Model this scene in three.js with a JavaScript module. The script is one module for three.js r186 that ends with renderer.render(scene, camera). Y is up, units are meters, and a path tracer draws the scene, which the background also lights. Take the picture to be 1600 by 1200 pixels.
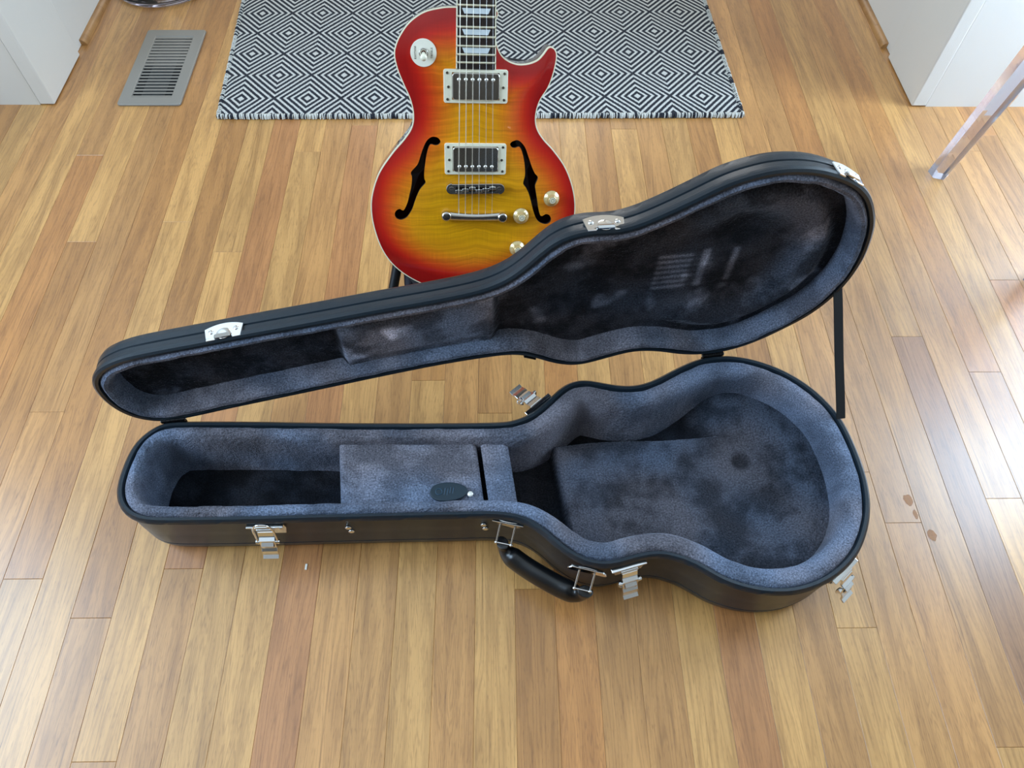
import * as THREE from 'three';
import { mergeGeometries, mergeVertices, toCreasedNormals } from 'three/addons/utils/BufferGeometryUtils.js';
import { RoundedBoxGeometry } from 'three/addons/geometries/RoundedBoxGeometry.js';
import { TessellateModifier } from 'three/addons/modifiers/TessellateModifier.js';
import { ImprovedNoise } from 'three/addons/math/ImprovedNoise.js';
import { RectAreaLightUniformsLib } from 'three/addons/lights/RectAreaLightUniformsLib.js';

// ------------------------------------------------------------------ camera, light, exposure
const scene = new THREE.Scene();
const camera = new THREE.PerspectiveCamera(55.53, 4 / 3, 0.05, 60);
{
  const m = new THREE.Matrix4().makeBasis(
    new THREE.Vector3(0.999827, 0.012607, 0.013679),
    new THREE.Vector3(0.004781, 0.536448, -0.84392),
    new THREE.Vector3(-0.017977, 0.843839, 0.536295));
  camera.quaternion.setFromRotationMatrix(m);
  camera.position.set(0, 1.05533, 0);
  camera.updateMatrixWorld(true);
}
const renderer = new THREE.WebGLRenderer({ antialias: true });
renderer.toneMapping = THREE.LinearToneMapping;
renderer.toneMappingExposure = 0.84;
renderer.shadowMap.enabled = true;
RectAreaLightUniformsLib.init();
scene.background = new THREE.Color(0.75, 0.9, 1.1);

const DAY = new THREE.Color(0.56, 0.765, 1.0);
function windowLight(name, pos, target, w, h, intensity, color) {
  const l = new THREE.RectAreaLight(color, intensity, w, h);
  l.name = name; l.position.set(...pos); l.lookAt(new THREE.Vector3(...target)); scene.add(l);
  return l;
}
windowLight('daylight', [-1.7, 1.4, -0.25], [0, 1.4, -0.25], 1.4, 1.1, 16.0, DAY);
windowLight('daylight', [1.7, 0.9, -1.1], [0, 0.9, -1.1], 0.56, 1.3, 27.0, DAY);
windowLight('daylight', [0, 1.6, -4.12], [0, 1.5, 0], 1.5, 1.2, 4.5, new THREE.Color(1.0, 0.96, 0.9));

// ------------------------------------------------------------------ helpers
let seed = 12345;
const rnd = () => { seed = (Math.imul(seed, 1664525) + 1013904223) >>> 0; return seed / 4294967296; };
const noise = new ImprovedNoise();
const fbm = (x, y, z, o = 4) => { let a = 0.5, s = 0, f = 1; for (let i = 0; i < o; i++) { s += a * noise.noise(x * f, y * f, z * f); a *= 0.5; f *= 2.03; } return s; };
const clamp = (x, a = 0, b = 1) => Math.min(b, Math.max(a, x));
const sstep = (a, b, x) => { const t = clamp((x - a) / (b - a)); return t * t * (3 - 2 * t); };
const mix = (a, b, t) => a + (b - a) * t;
const V2 = (x, y) => new THREE.Vector2(x, y), V3 = (x, y, z) => new THREE.Vector3(x, y, z);

const used = {};
function numbered(name) { const n = used[name] = (used[name] ?? -1) + 1; return n ? name + '_' + String(n).padStart(3, '0') : name; }
function shade(o) { o.castShadow = o.receiveShadow = true; return o; }
function mesh(name, geo, mat, parent) { const m = shade(new THREE.Mesh(geo, mat)); m.name = parent === scene ? numbered(name) : name; parent.add(m); return m; }
function part(name, geo, mat, parent) {       // parts of one thing may share a name; number the repeats
  const n = parent.children.filter((c) => c.name === name || c.name.startsWith(name + '_0')).length;
  const m = shade(new THREE.Mesh(geo, mat)); m.name = n ? name + '_' + String(n).padStart(3, '0') : name; parent.add(m); return m;
}
function subgroup(name, parent) {
  const n = parent.children.filter((c) => c.name === name || c.name.startsWith(name + '_0')).length;
  const g = new THREE.Group(); g.name = n ? name + '_' + String(n).padStart(3, '0') : name; parent.add(g); return g;
}
function thing(name, label, category, pos = [0, 0, 0], turn = 0, group) {
  const o = new THREE.Group(); o.name = numbered(name); o.position.set(...pos); o.rotation.y = turn;
  o.userData = { label, category }; if (group) o.userData.group = group; scene.add(o); return o;
}
function struct(name, geo, mat) { const m = mesh(name, geo, mat, scene); m.userData.kind = 'structure'; return m; }
const box = (x0, x1, y0, y1, z0, z1, r = 0) => {
  const g = r ? new RoundedBoxGeometry(x1 - x0, y1 - y0, z1 - z0, 2, r) : new THREE.BoxGeometry(x1 - x0, y1 - y0, z1 - z0);
  g.translate((x0 + x1) / 2, (y0 + y1) / 2, (z0 + z1) / 2); return g;
};
const plain = (g) => { const h = g.index ? g.toNonIndexed() : g; for (const k of Object.keys(h.attributes)) if (!['position', 'normal', 'uv'].includes(k)) h.deleteAttribute(k); return h; };
const merge = (list) => mergeGeometries(list.map(plain));
const tubeOf = (pts, r, seg = 24, rs = 8, closed = false) => new THREE.TubeGeometry(new THREE.CatmullRomCurve3(pts, closed), seg, r, rs, closed);
const straight = (a, b, r, rs = 8, r2 = r) => {
  const d = b.clone().sub(a), g = new THREE.CylinderGeometry(r2, r, d.length(), rs);
  g.applyQuaternion(new THREE.Quaternion().setFromUnitVectors(V3(0, 1, 0), d.clone().normalize())); g.translate((a.x + b.x) / 2, (a.y + b.y) / 2, (a.z + b.z) / 2); return g;
};
function gridGeo(nu, nv, f, uvf) {             // f(u,v) -> [x,y,z]
  const p = [], uv = [], ix = [];
  for (let j = 0; j <= nv; j++) for (let i = 0; i <= nu; i++) { const q = f(i / nu, j / nv); p.push(...q); uv.push(...(uvf ? uvf(i / nu, j / nv, q) : [q[0], q[2]])); }
  for (let j = 0; j < nv; j++) for (let i = 0; i < nu; i++) { const a = j * (nu + 1) + i, b = a + 1, c = a + nu + 1, d = c + 1; ix.push(a, c, b, b, c, d); }
  const g = new THREE.BufferGeometry(); g.setAttribute('position', new THREE.Float32BufferAttribute(p, 3)); g.setAttribute('uv', new THREE.Float32BufferAttribute(uv, 2)); g.setIndex(ix); g.computeVertexNormals(); return g;
}
function dataTex(w, h, f, srgb = true) {
  const d = new Uint8Array(w * h * 4);
  for (let y = 0; y < h; y++) for (let x = 0; x < w; x++) { const c = f(x / w, y / h, x, y), o = (y * w + x) * 4; d[o] = clamp(c[0], 0, 255); d[o + 1] = clamp(c[1], 0, 255); d[o + 2] = clamp(c[2], 0, 255); d[o + 3] = 255; }
  const t = new THREE.DataTexture(d, w, h); t.wrapS = t.wrapT = THREE.RepeatWrapping; t.magFilter = THREE.LinearFilter; t.minFilter = THREE.LinearMipmapLinearFilter; t.generateMipmaps = true;
  if (srgb) t.colorSpace = THREE.SRGBColorSpace; t.needsUpdate = true; return t;
}
const std = (color, roughness, more = {}) => new THREE.MeshStandardMaterial({ color, roughness, ...more });
const phys = (color, roughness, more = {}) => new THREE.MeshPhysicalMaterial({ color, roughness, ...more });
// outline helpers: closed smooth curve through [x, y] points, with outward normals
function smoothLoop(pts, n, tension = 0.5) {
  const c = new THREE.CatmullRomCurve3(pts.map(([x, y]) => V3(x, y, 0)), true, 'catmullrom', tension);
  let q = c.getSpacedPoints(n).slice(0, n).map((p) => V2(p.x, p.y));
  let area = 0; for (let i = 0; i < n; i++) { const a = q[i], b = q[(i + 1) % n]; area += a.x * b.y - b.x * a.y; }
  if (area < 0) q.reverse();                    // counter-clockwise
  return q;
}
function normalsOf(q) {
  const n = q.length;
  return q.map((_, i) => { const a = q[(i + n - 1) % n], b = q[(i + 1) % n], d = b.clone().sub(a).normalize(); return V2(d.y, -d.x); });
}
function relax(q, times) { let p = q; for (let k = 0; k < times; k++) p = p.map((v, i) => { const n = p.length; return v.clone().multiplyScalar(0.5).addScaledVector(p[(i + 1) % n], 0.25).addScaledVector(p[(i + n - 1) % n], 0.25); }); return p; }
// sweep a profile [[inset, height], ...] round a loop lying in the x/z plane (y up); inset may be a function of the loop point
function sweep(q, prof, cap = {}) {
  const n = q.length, nn = normalsOf(q), m = prof.length, p = [], uv = [], ix = [];
  const len = [0]; for (let i = 0; i < n; i++) len.push(len[i] + q[i].distanceTo(q[(i + 1) % n]));
  for (let i = 0; i <= n; i++) {
    const a = q[i % n], nr = nn[i % n]; let l = 0, px = 0, py = 0;
    for (let j = 0; j < m; j++) {
      const [ins0, h] = typeof prof[j] === 'function' ? prof[j](a, i) : prof[j];
      p.push(a.x - nr.x * ins0, h, a.y - nr.y * ins0); if (j) l += Math.hypot(ins0 - px, h - py); px = ins0; py = h; uv.push(len[i], l);
    }
  }
  for (let i = 0; i < n; i++) for (let j = 0; j < m - 1; j++) { const a = i * m + j, b = (i + 1) * m + j; ix.push(a, a + 1, b, b, a + 1, b + 1); }
  const ring = (j) => { const r = []; for (let i = 0; i < n; i++) r.push(V2(p[(i * m + j) * 3], p[(i * m + j) * 3 + 2])); return r; };
  const addCap = (j, flip) => { for (const t of THREE.ShapeUtils.triangulateShape(ring(j), [])) ix.push(...(flip ? [t[0], t[1], t[2]] : [t[2], t[1], t[0]]).map((k) => k * m + j)); };
  if (cap.first) addCap(0, cap.flip); if (cap.last) addCap(m - 1, !cap.flip);
  const g = new THREE.BufferGeometry(); g.setAttribute('position', new THREE.Float32BufferAttribute(p, 3)); g.setAttribute('uv', new THREE.Float32BufferAttribute(uv, 2)); g.setIndex(ix);
  const out = toCreasedNormals(g, 0.7); return out;
}
const distTo = (q, x, y) => { let best = 1e9; const n = q.length; for (let i = 0; i < n; i++) { const a = q[i], b = q[(i + 1) % n], dx = b.x - a.x, dy = b.y - a.y; const t = clamp(((x - a.x) * dx + (y - a.y) * dy) / (dx * dx + dy * dy + 1e-12)); const ex = a.x + dx * t - x, ey = a.y + dy * t - y; const d = ex * ex + ey * ey; if (d < best) best = d; } return Math.sqrt(best); };

// ------------------------------------------------------------------ floor
const TONE = { L: '#d09b58', M: '#c68e4f', B: '#ba8143', R: '#ba7d46', P: '#c79050', D: '#aa7747', O: '#c48545' };
const grain = [0, 1, 2].map((k) => dataTex(256, 1024, (u, v) => {
  const U = u * 2 * Math.PI, Vv = v * 2 * Math.PI;                       // wraps in both directions
  const wx = Math.cos(U) * 1.0, wy = Math.sin(U) * 1.0, lx = Math.cos(Vv) * 0.35, ly = Math.sin(Vv) * 0.35;
  const warp = fbm(wx * 1.3 + k * 7, wy * 1.3 + lx * 2.2, ly * 2.2 + 3 * k, 3);
  const fine = noise.noise(u * 90 + warp * 3, k * 11.3 + lx * 6, ly * 6) * 0.5 + noise.noise(u * 200, lx * 18 + k, ly * 18) * 0.4;
  const rings = Math.sin((u * (k === 1 ? 15 : 8) + warp * (k === 2 ? 7 : 3.4)) * Math.PI * 2);
  const streak = sstep(0.22, 0.55, fbm(wx * 4 + 20 + k * 3, wy * 4, lx * 1.2 + ly * 1.7, 3));
  const broad = fbm(wx * 1.2 - 9 + k * 5, wy * 1.2 + lx * 3, ly * 3, 3);
  const side = fbm(wx * 0.9 + 31 + k, wy * 0.9 + 3, lx * 0.8 + ly, 2);
  const pores = Math.max(0, noise.noise(u * 150, lx * 40 + k * 9, ly * 40) - 0.28);
  const g = 1.03 - 0.085 * Math.max(0, rings) - 0.08 * Math.abs(fine) - 0.24 * streak + 0.19 * broad + 0.18 * side - 0.35 * pores;
  return [238 * g, 236 * Math.pow(g, 1.18), 232 * Math.pow(g, 1.45)];
}));
const grainBump = dataTex(256, 1024, (u, v) => { const f = 0.5 + 0.5 * noise.noise(u * 120, v * 9, 2.2); return [255 * f, 255 * f, 255 * f]; }, false);
const woodMat = {};
const wood = (tone, k, j) => woodMat[tone + k + j] ??= phys(new THREE.Color(TONE[tone]).multiplyScalar([0.93, 1.0, 1.07][j]), 0.5, { map: grain[k], specularIntensity: 0.9, clearcoat: 1, clearcoatRoughness: 0.3, bumpMap: grainBump, bumpScale: 0.00012 });
const subfloor = std('#3a2716', 0.9);
const floor = struct('floor', merge([box(-1.75, 1.75, -0.12, -0.012, -4.2, 4.2)]), subfloor);
function plankGeo(x0, x1, z0, z1) {
  const c = 0.0004, g = 0.00012, d = 0.012, ou = rnd() * 9, ov = rnd() * 9, flip = rnd() < 0.5 ? -1 : 1;
  x0 += g; x1 -= g; z0 += g; z1 -= g;
  const P = [[x0, -d, z0], [x1, -d, z0], [x1, -d, z1], [x0, -d, z1], [x0, -c, z0], [x1, -c, z0], [x1, -c, z1], [x0, -c, z1], [x0 + c, 0, z0 + c], [x1 - c, 0, z0 + c], [x1 - c, 0, z1 - c], [x0 + c, 0, z1 - c]];
  const Q = [[8, 11, 10, 9], [4, 8, 9, 5], [5, 9, 10, 6], [6, 10, 11, 7], [7, 11, 8, 4], [0, 4, 5, 1], [1, 5, 6, 2], [2, 6, 7, 3], [3, 7, 4, 0]];
  const p = [], uv = [];
  for (const [a, b, e, f] of Q) for (const i of [a, b, e, a, e, f]) { p.push(...P[i]); uv.push(P[i][0] / 0.11 * flip + ou + P[i][1] * 8, P[i][2] / 0.9 + ov + P[i][1] * 3); }
  const o = new THREE.BufferGeometry(); o.setAttribute('position', new THREE.Float32BufferAttribute(p, 3)); o.setAttribute('uv', new THREE.Float32BufferAttribute(uv, 2)); o.computeVertexNormals(); return o;
}
// rows of boards: tone, z where it ends (from the far end to the viewer), next tone ...
const ROWS = {
  '-16': ['M', -1.25, 'O'], '-15': ['L', -1.002, 'B', -0.2, 'M'], '-14': ['M', -0.62, 'M'], '-13': ['B', -0.339, 'L'], '-12': ['L', -1.055, 'L'], '-11': ['B', -0.282, 'M'], '-10': ['L', -0.975, 'L', -0.1, 'M'],
  '-9': ['R', -0.352, 'M'], '-8': ['L', -1.262, 'L'], '-7': ['M', -0.5, 'L'], '-6': ['M', -1.348, 'R', -0.75, 'R'], '-5': ['L', -0.5, 'M'], '-4': ['M', -0.55, 'P'], '-3': ['B', -0.679, 'L'], '-2': ['M'], '-1': ['M', -0.613, 'L'],
  '0': ['L', -0.317, 'B'], '1': ['M', -0.9, 'O'], '2': ['L', -0.5, 'M'], '3': ['B', -0.85, 'M'], '4': ['M', -1.337, 'L', -0.6, 'L'], '5': ['M', -0.55, 'R'], '6': ['L', -0.52, 'L'], '7': ['B', -0.6, 'M'], '8': ['L', -0.257, 'L'],
  '9': ['M', -0.5, 'P'], '10': ['M', -0.414, 'M'], '11': ['O', -1.0, 'P', -0.102, 'L'], '12': ['L', -0.768, 'D'], '13': ['P', -0.453, 'L'], '14': ['B', -0.691, 'P'], '15': ['L'], '16': ['M', -0.9, 'O'],
};
{
  const W = 0.05715, X0 = 0.02168, far = [];
  for (let k = -31; k <= 30; k++) {
    const x0 = Math.max(-1.75, X0 + k * W), x1 = Math.min(1.75, X0 + (k + 1) * W); if (x1 - x0 < 0.01) continue;
    const spec = (ROWS[k] ?? ['MOBLP'[Math.floor(rnd() * 5)], -1.5 + rnd() * 1.2, 'MOBL'[Math.floor(rnd() * 4)]]).slice();
    spec.push(0.25 + rnd() * 0.9, 'MLBO'[Math.floor(rnd() * 4)]);
    const seg = []; let z = -1.95 - rnd() * 0.8; far.push([x0, x1, 2.4, 4.2], [x0, x1, -4.2, z - 0.9], [x0, x1, z - 0.9, z]);
    for (let i = 0; i < spec.length; i += 2) { const e = i + 1 < spec.length ? spec[i + 1] : 2.4; seg.push([z, e, spec[i]]); z = e; }
    for (const [a, b, t] of seg) {
      const g = plankGeo(x0, x1, a, b);
      part('plank', g, wood(t, Math.floor(rnd() * 3), Math.floor(rnd() * 3)), floor);
    }
  }
  const rest = part('plank_field', merge(far.map((a) => plankGeo(...a))), wood('M', 0, 1), floor); rest.userData.kind = 'stuff';
}
// two worn amber spots in the finish by the case and a scatter of lint
function blot(name, x, z, r, sx, sz, mat, s) {
  const sh = new THREE.Shape(); for (let i = 0; i < 40; i++) { const a = i / 40 * Math.PI * 2, q = r * (1 + 0.55 * fbm(Math.cos(a) * 1.6 + s, Math.sin(a) * 1.6, s * 3, 3)); sh[i ? 'lineTo' : 'moveTo'](Math.cos(a) * q * sx, Math.sin(a) * q * sz); }
  const g = new THREE.ExtrudeGeometry(sh, { depth: 0.0002, bevelEnabled: false }); g.rotateX(-Math.PI / 2); g.translate(x, 0.0001, z); return part(name, g, mat, floor);
}
const amber = phys('#c07c2e', 0.4, { transparent: true, opacity: 0.4 });
blot('stain', 0.641, -0.452, 0.008, 0.9, 1.2, amber, 1.7); blot('stain', 0.645, -0.428, 0.0055, 0.6, 1.4, amber, 2.7); blot('stain', 0.66, -0.394, 0.0085, 0.8, 1.1, amber, 4.1);
const crumbMat = std('#f4efe2', 0.8);
{
  const c = thing('paper_scrap', 'tiny white paper scrap lying on the boards in front of the guitar case', 'scrap', [-0.285, 0, -0.353]);
  part('scrap', box(-0.0016, 0.0016, 0, 0.0016, -0.0045, 0.0045, 0.0006), crumbMat, c);
}

// ------------------------------------------------------------------ walls, jambs, windows
const paint = std('#dcd8cf', 0.55, { bumpMap: dataTex(128, 128, (u, v) => { const f = 128 + 100 * fbm(u * 14, v * 14, 1, 3); return [f, f, f]; }, false), bumpScale: 0.0004 });
paint.bumpMap.repeat.set(3, 3);
const wallPaint = std('#d6d3cb', 0.75), ceilPaint = std('#e2e0da', 0.9), trimPaint = std('#dcd9d1', 0.45);
const ZF = -1.415, ZB = -1.6;
struct('ceiling', merge([box(-1.9, 1.9, 2.5, 2.62, -4.35, 4.35)]), ceilPaint);
function wallWithWindow(name, axis, at, dir, a0, a1, w0, w1, y0, y1) {   // wall slab from a0..a1 along the other axis, hole w0..w1 x y0..y1, thickness 0.12 outward
  const b = [], t0 = Math.min(at, at + dir * 0.12), t1 = Math.max(at, at + dir * 0.12);
  const put = (p, q, r, s) => b.push(axis === 'x' ? box(t0, t1, r, s, p, q) : box(p, q, r, s, t0, t1));
  put(a0, w0, 0, 2.5); put(w1, a1, 0, 2.5); put(w0, w1, 0, y0); put(w0, w1, y1, 2.5);
  struct(name, merge(b), wallPaint);
}
let wn = 0;
const glassPane = phys('#ffffff', 0.0, { transmission: 1, thickness: 0, ior: 1.45 });
function windowUnit(axis, at, dir, w0, w1, y0, y1) {
  wn++; const g = new THREE.Group(); g.name = 'window_' + wn; g.userData.kind = 'structure'; scene.add(g);
  const m = at + dir * 0.06, f = 0.03;
  const put = (p, q, r, s, t = 0.02) => axis === 'x' ? box(m - t, m + t, r, s, p, q) : box(p, q, r, s, m - t, m + t);
  part('window_frame', merge([put(w0, w0 + f, y0, y1), put(w1 - f, w1, y0, y1), put(w0, w1, y0, y0 + f), put(w0, w1, y1 - f, y1), put(w0, w1, (y0 + y1) / 2 - 0.018, (y0 + y1) / 2 + 0.018, 0.018)]), trimPaint, g);
  part('window_sill', axis === 'x' ? box(Math.min(at, at - dir * 0.04), Math.max(at, at - dir * 0.04), y0 - 0.03, y0, w0 - 0.04, w1 + 0.04) : box(w0 - 0.04, w1 + 0.04, y0 - 0.03, y0, Math.min(at, at - dir * 0.04), Math.max(at, at - dir * 0.04)), trimPaint, g);
  for (const [r, s] of [[y0 + f, (y0 + y1) / 2 - 0.018], [(y0 + y1) / 2 + 0.018, y1 - f]]) part('pane', put(w0 + f, w1 - f, r, s, 0.002), glassPane, g);
}
wallWithWindow('wall_left', 'x', -1.75, -1, -1.5, 4.2, -0.97, 0.47, 0.83, 1.97); windowUnit('x', -1.75, -1, -0.97, 0.47, 0.83, 1.97);
wallWithWindow('wall_right', 'x', 1.75, 1, -1.5, 4.2, -1.4, -0.8, 0.22, 1.58); windowUnit('x', 1.75, 1, -1.4, -0.8, 0.22, 1.58);
wallWithWindow('wall_far', 'z', -4.2, -1, -1.12, 1.08, -0.78, 0.78, 0.95, 2.2); windowUnit('z', -4.2, -1, -0.78, 0.78, 0.95, 2.2);
struct('wall_near', box(-1.87, 1.87, 0, 2.5, 4.2, 4.32), std('#5d564b', 0.85));
struct('wall_front_left', merge([box(-1.87, -1.022, 0, 2.5, ZB + 0.004, ZF - 0.002)]), paint);
struct('wall_front_right', merge([box(0.978, 1.87, 0, 2.5, ZB + 0.004, ZF - 0.002)]), paint);
struct('wall_header', box(-1.022, 0.978, 2.08, 2.5, ZB + 0.004, ZF - 0.002), wallPaint);
struct('wall_passage_left', box(-1.12, -1.012, 0, 2.5, -4.2, ZB + 0.004), wallPaint);
struct('wall_passage_right', box(0.968, 1.08, 0, 2.5, -4.2, ZB + 0.004), wallPaint);
// painted jamb boards lining the opening, the casing seams, base boards and wood shoe mouldings
struct('trim_1', merge([box(-1.0212, -0.9885, 0.002, 2.08, ZB, ZF, 0.003)]), paint);
struct('trim_2', merge([box(0.9435, 0.9778, 0.002, 2.08, ZB, ZF, 0.004)]), paint);
struct('trim_3', box(-0.9885, 0.9435, 2.05, 2.08, ZB, ZF), trimPaint);
struct('baseboard_left', box(-1.013, -0.998, 0, 0.14, -4.2, ZB - 0.001, 0.003), trimPaint);
struct('baseboard_right', box(0.953, 0.968, 0, 0.14, -4.2, ZB - 0.001, 0.003), trimPaint);
function shoe(x, dir) { const s = new THREE.Shape(); s.moveTo(0, 0); s.lineTo(0.014 * dir, 0); s.absarc(0, 0, 0.014, dir > 0 ? 0 : Math.PI, Math.PI / 2, dir < 0); s.lineTo(0, 0); const g = new THREE.ExtrudeGeometry(s, { depth: 2.55, bevelEnabled: false, curveSegments: 8 }); g.translate(x, 0, -4.19); return g; }
const shoeWood = phys('#b98a55', 0.4, { map: grain[0] });
struct('trim_4', shoe(-0.998, 1), shoeWood); struct('trim_5', shoe(0.953, -1), shoeWood);

// ------------------------------------------------------------------ rug
{
  const C = [[-0.619, -1.372], [0.552, -1.381], [0.492, -3.15], [-0.725, -3.12]];
  const at = (u, v) => [mix(mix(C[0][0], C[1][0], u), mix(C[3][0], C[2][0], u), v), mix(mix(C[0][1], C[1][1], u), mix(C[3][1], C[2][1], u), v)];
  const N = 1024, CW = 0.1495, CH = 0.1685;                 // one texture repeat is one diamond cell by two half rows
  const weave = dataTex(512, 512, (u, v) => {
    const px = u + 0.004 * noise.noise(u * 40, v * 40, 1), py = v + 0.004 * noise.noise(u * 40, v * 40, 5);
    const tri = (t) => Math.abs(((t % 1) + 1) % 1 - 0.5) * 2;         // 1 at cell centre line, 0 between
    const a = Math.min((1 - tri(px + 0.5)) + (1 - tri(py + 0.5)), (1 - tri(px)) + (1 - tri(py)));   // 0 in a diamond's heart, 1 on its edge
    const d = Math.abs(a) * 4.8, ph = (d + 0.9) % 1;
    const k = d < 0.3 ? 0 : sstep(0.36, 0.5, ph) * (1 - sstep(0.92, 1.0, ph));
    const th = 0.5 + 0.5 * Math.sin(u * 2 * Math.PI * 46 + Math.PI * Math.floor(v * 46)), th2 = 0.5 + 0.5 * Math.sin(v * 2 * Math.PI * 46);
    const e = 0.82 + 0.18 * th * th2 + 0.08 * noise.noise(u * 120, v * 120, 3);
    return [mix(236, 38, k) * e, mix(234, 42, k) * e, mix(226, 52, k) * e];
  });
  const weaveBump = dataTex(256, 256, (u, v) => { const th = Math.sin(u * 2 * Math.PI * 46 + Math.PI * Math.floor(v * 46)) * Math.sin(v * 2 * Math.PI * 46); const f = 128 + 110 * th; return [f, f, f]; }, false);
  const rugMat = std('#ffffff', 0.95, { map: weave, bumpMap: weaveBump, bumpScale: 0.0015 });
  const wavy = (x, z) => 0.007 + 0.0035 * fbm(x * 5, z * 5, 2, 3);
  const rug = thing('rug', 'flat woven black and white rug with nested diamond pattern under the guitar', 'rug', [0, 0, -2.2]);
  const top = gridGeo(140, 160, (u, v) => { const [x, z] = at(u, v), e = Math.min(u * 1.17, (1 - u) * 1.17, v * 1.77, (1 - v) * 1.77); return [x, mix(0.0045, wavy(x, z), sstep(0, 0.02, e)), z + 2.2 + 0.003 * noise.noise(x * 12, 0, 4) * (1 - v)]; },
    (u, v, q) => [((q[0] - 0.024 * (q[2] - 2.2 + 1.44)) + 0.4285) / CW + 0.5, -((q[2] - 2.2) + 1.432 - 0.014 * (q[0] + 0.4285) * -1) / CH + 0.5]);
  { const ix = top.index.array; for (let i = 0; i < ix.length; i += 3) { const t = ix[i]; ix[i] = ix[i + 1]; ix[i + 1] = t; } top.computeVertexNormals(); }
  const skirt = (f, n) => gridGeo(n, 1, (u, v) => { const [x, z] = f(u); return [x, v * 0.0045, z + 2.2 + 0.003 * noise.noise(x * 12, 0, 4) * 0]; });
  part('woven_field', merge([top, skirt((u) => at(u, 0), 140), skirt((u) => at(u, 1), 20), skirt((u) => at(0, u), 20), skirt((u) => at(1, u), 20)]), rugMat, rug);
  // whip-stitched yarn loops along the edges
  const loop = (x, z, ax, az, r, len) => { const s = rnd() * 0.0015; return tubeOf([V3(x - ax * 0.004, 0.003, z - az * 0.004 + 2.2), V3(x, 0.0085 + s, z + 2.2), V3(x + ax * len * 0.7, 0.007 + s, z + az * len * 0.7 + 2.2), V3(x + ax * len, 0.0015, z + az * len + 2.2)], r, 6, 5); };
  const pale = [], dark = [];
  for (let i = 0; i < 420; i++) { const u = (i + 0.3 * rnd()) / 420, [x, z] = at(u, 0); (rnd() < 0.68 ? pale : dark).push(loop(x, z - 0.001, (rnd() - 0.5) * 0.5, 1, 0.0014, 0.005 + 0.003 * rnd())); }
  for (const s of [0, 1]) for (let i = 0; i < 240; i++) { const [x, z] = at(s, i / 300); (rnd() < 0.7 ? pale : dark).push(loop(x + (s ? -0.003 : 0.003), z, s ? 1 : -1, (rnd() - 0.5) * 0.5, 0.0014, 0.004 + 0.002 * rnd())); }
  const a = part('edge_stitching', merge(pale), std('#d5d3ca', 0.95), rug); a.userData.kind = 'stuff';
  const b = part('edge_stitching', merge(dark), std('#2c2f38', 0.95), rug); b.userData.kind = 'stuff';
}

// ------------------------------------------------------------------ floor register
{
  const t = thing('floor_vent', 'grey metal floor register with rows of thin louvres set in the boards', 'vent', [-0.781, 0, -1.555]);
  t.rotation.y = 0.006;
  const metal = std('#96928a', 0.5, { metalness: 0.35 }), darkM = std('#1e1d1c', 0.8);
  const sh = new THREE.Shape(), w = 0.0685, h = 0.141, r = 0.006;
  sh.moveTo(-w + r, -h); sh.lineTo(w - r, -h); sh.quadraticCurveTo(w, -h, w, -h + r); sh.lineTo(w, h - r); sh.quadraticCurveTo(w, h, w - r, h); sh.lineTo(-w + r, h); sh.quadraticCurveTo(-w, h, -w, h - r); sh.lineTo(-w, -h + r); sh.quadraticCurveTo(-w, -h, -w + r, -h);
  const hole = new THREE.Path(); hole.moveTo(-0.0465, -0.118); hole.lineTo(-0.0465, 0.118); hole.lineTo(0.0465, 0.118); hole.lineTo(0.0465, -0.118); hole.lineTo(-0.0465, -0.118); sh.holes.push(hole);
  const g = new THREE.ExtrudeGeometry(sh, { depth: 0.0025, bevelEnabled: true, bevelSize: 0.002, bevelThickness: 0.0015, bevelSegments: 2 }); g.rotateX(-Math.PI / 2); g.translate(0, 0.0015, 0);
  part('faceplate', g, metal, t);
  part('duct', merge([box(-0.047, 0.047, 0.0005, 0.001, -0.118, 0.118)]), darkM, t);
  const slat = new THREE.BoxGeometry(0.093, 0.0012, 0.0082); slat.rotateX(0.32);
  for (let i = 0; i < 20; i++) { const s = part('louvre', slat, metal, t); s.position.set(0, 0.0035, -0.112 + i * 0.0118); s.rotation.x = i < 10 ? -0.36 : -0.62; }
  part('damper_plate', box(-0.026, 0.026, 0.0011, 0.0016, -0.112, 0.112), std('#4d4c49', 0.6), t);
}

// ------------------------------------------------------------------ clear acrylic furniture
const clearAcrylic = phys('#ffffff', 0.02, { transmission: 1, thickness: 0.02, ior: 1.49, attenuationColor: new THREE.Color(0.82, 0.85, 0.96), attenuationDistance: 0.1 });
const acrylic = phys('#eae8f0', 0.04, { transmission: 0.92, thickness: 0.02, ior: 1.49, attenuationColor: new THREE.Color(0.86, 0.88, 0.96), attenuationDistance: 0.12 });
{
  const t = thing('side_table', 'clear acrylic round pedestal base standing behind the floor register', 'table', [-0.866, 0, -1.928]);
  const pr = [[0, 0.001], [0.128, 0.001], [0.131, 0.004], [0.131, 0.009], [0.127, 0.013], [0.06, 0.022], [0.03, 0.04], [0.02, 0.08], [0, 0.08]].map(([x, y]) => V2(x, y));
  part('base', new THREE.LatheGeometry(pr, 72), clearAcrylic, t);
  part('stem', new THREE.LatheGeometry([[0, 0.08], [0.02, 0.08], [0.016, 0.2], [0.016, 0.4], [0.024, 0.46], [0, 0.46]].map(([x, y]) => V2(x, y)), 40), clearAcrylic, t);
  part('tabletop', new THREE.LatheGeometry([[0, 0.46], [0.134, 0.46], [0.137, 0.463], [0.137, 0.469], [0.134, 0.472], [0, 0.472]].map(([x, y]) => V2(x, y)), 72), clearAcrylic, t);
}
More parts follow.
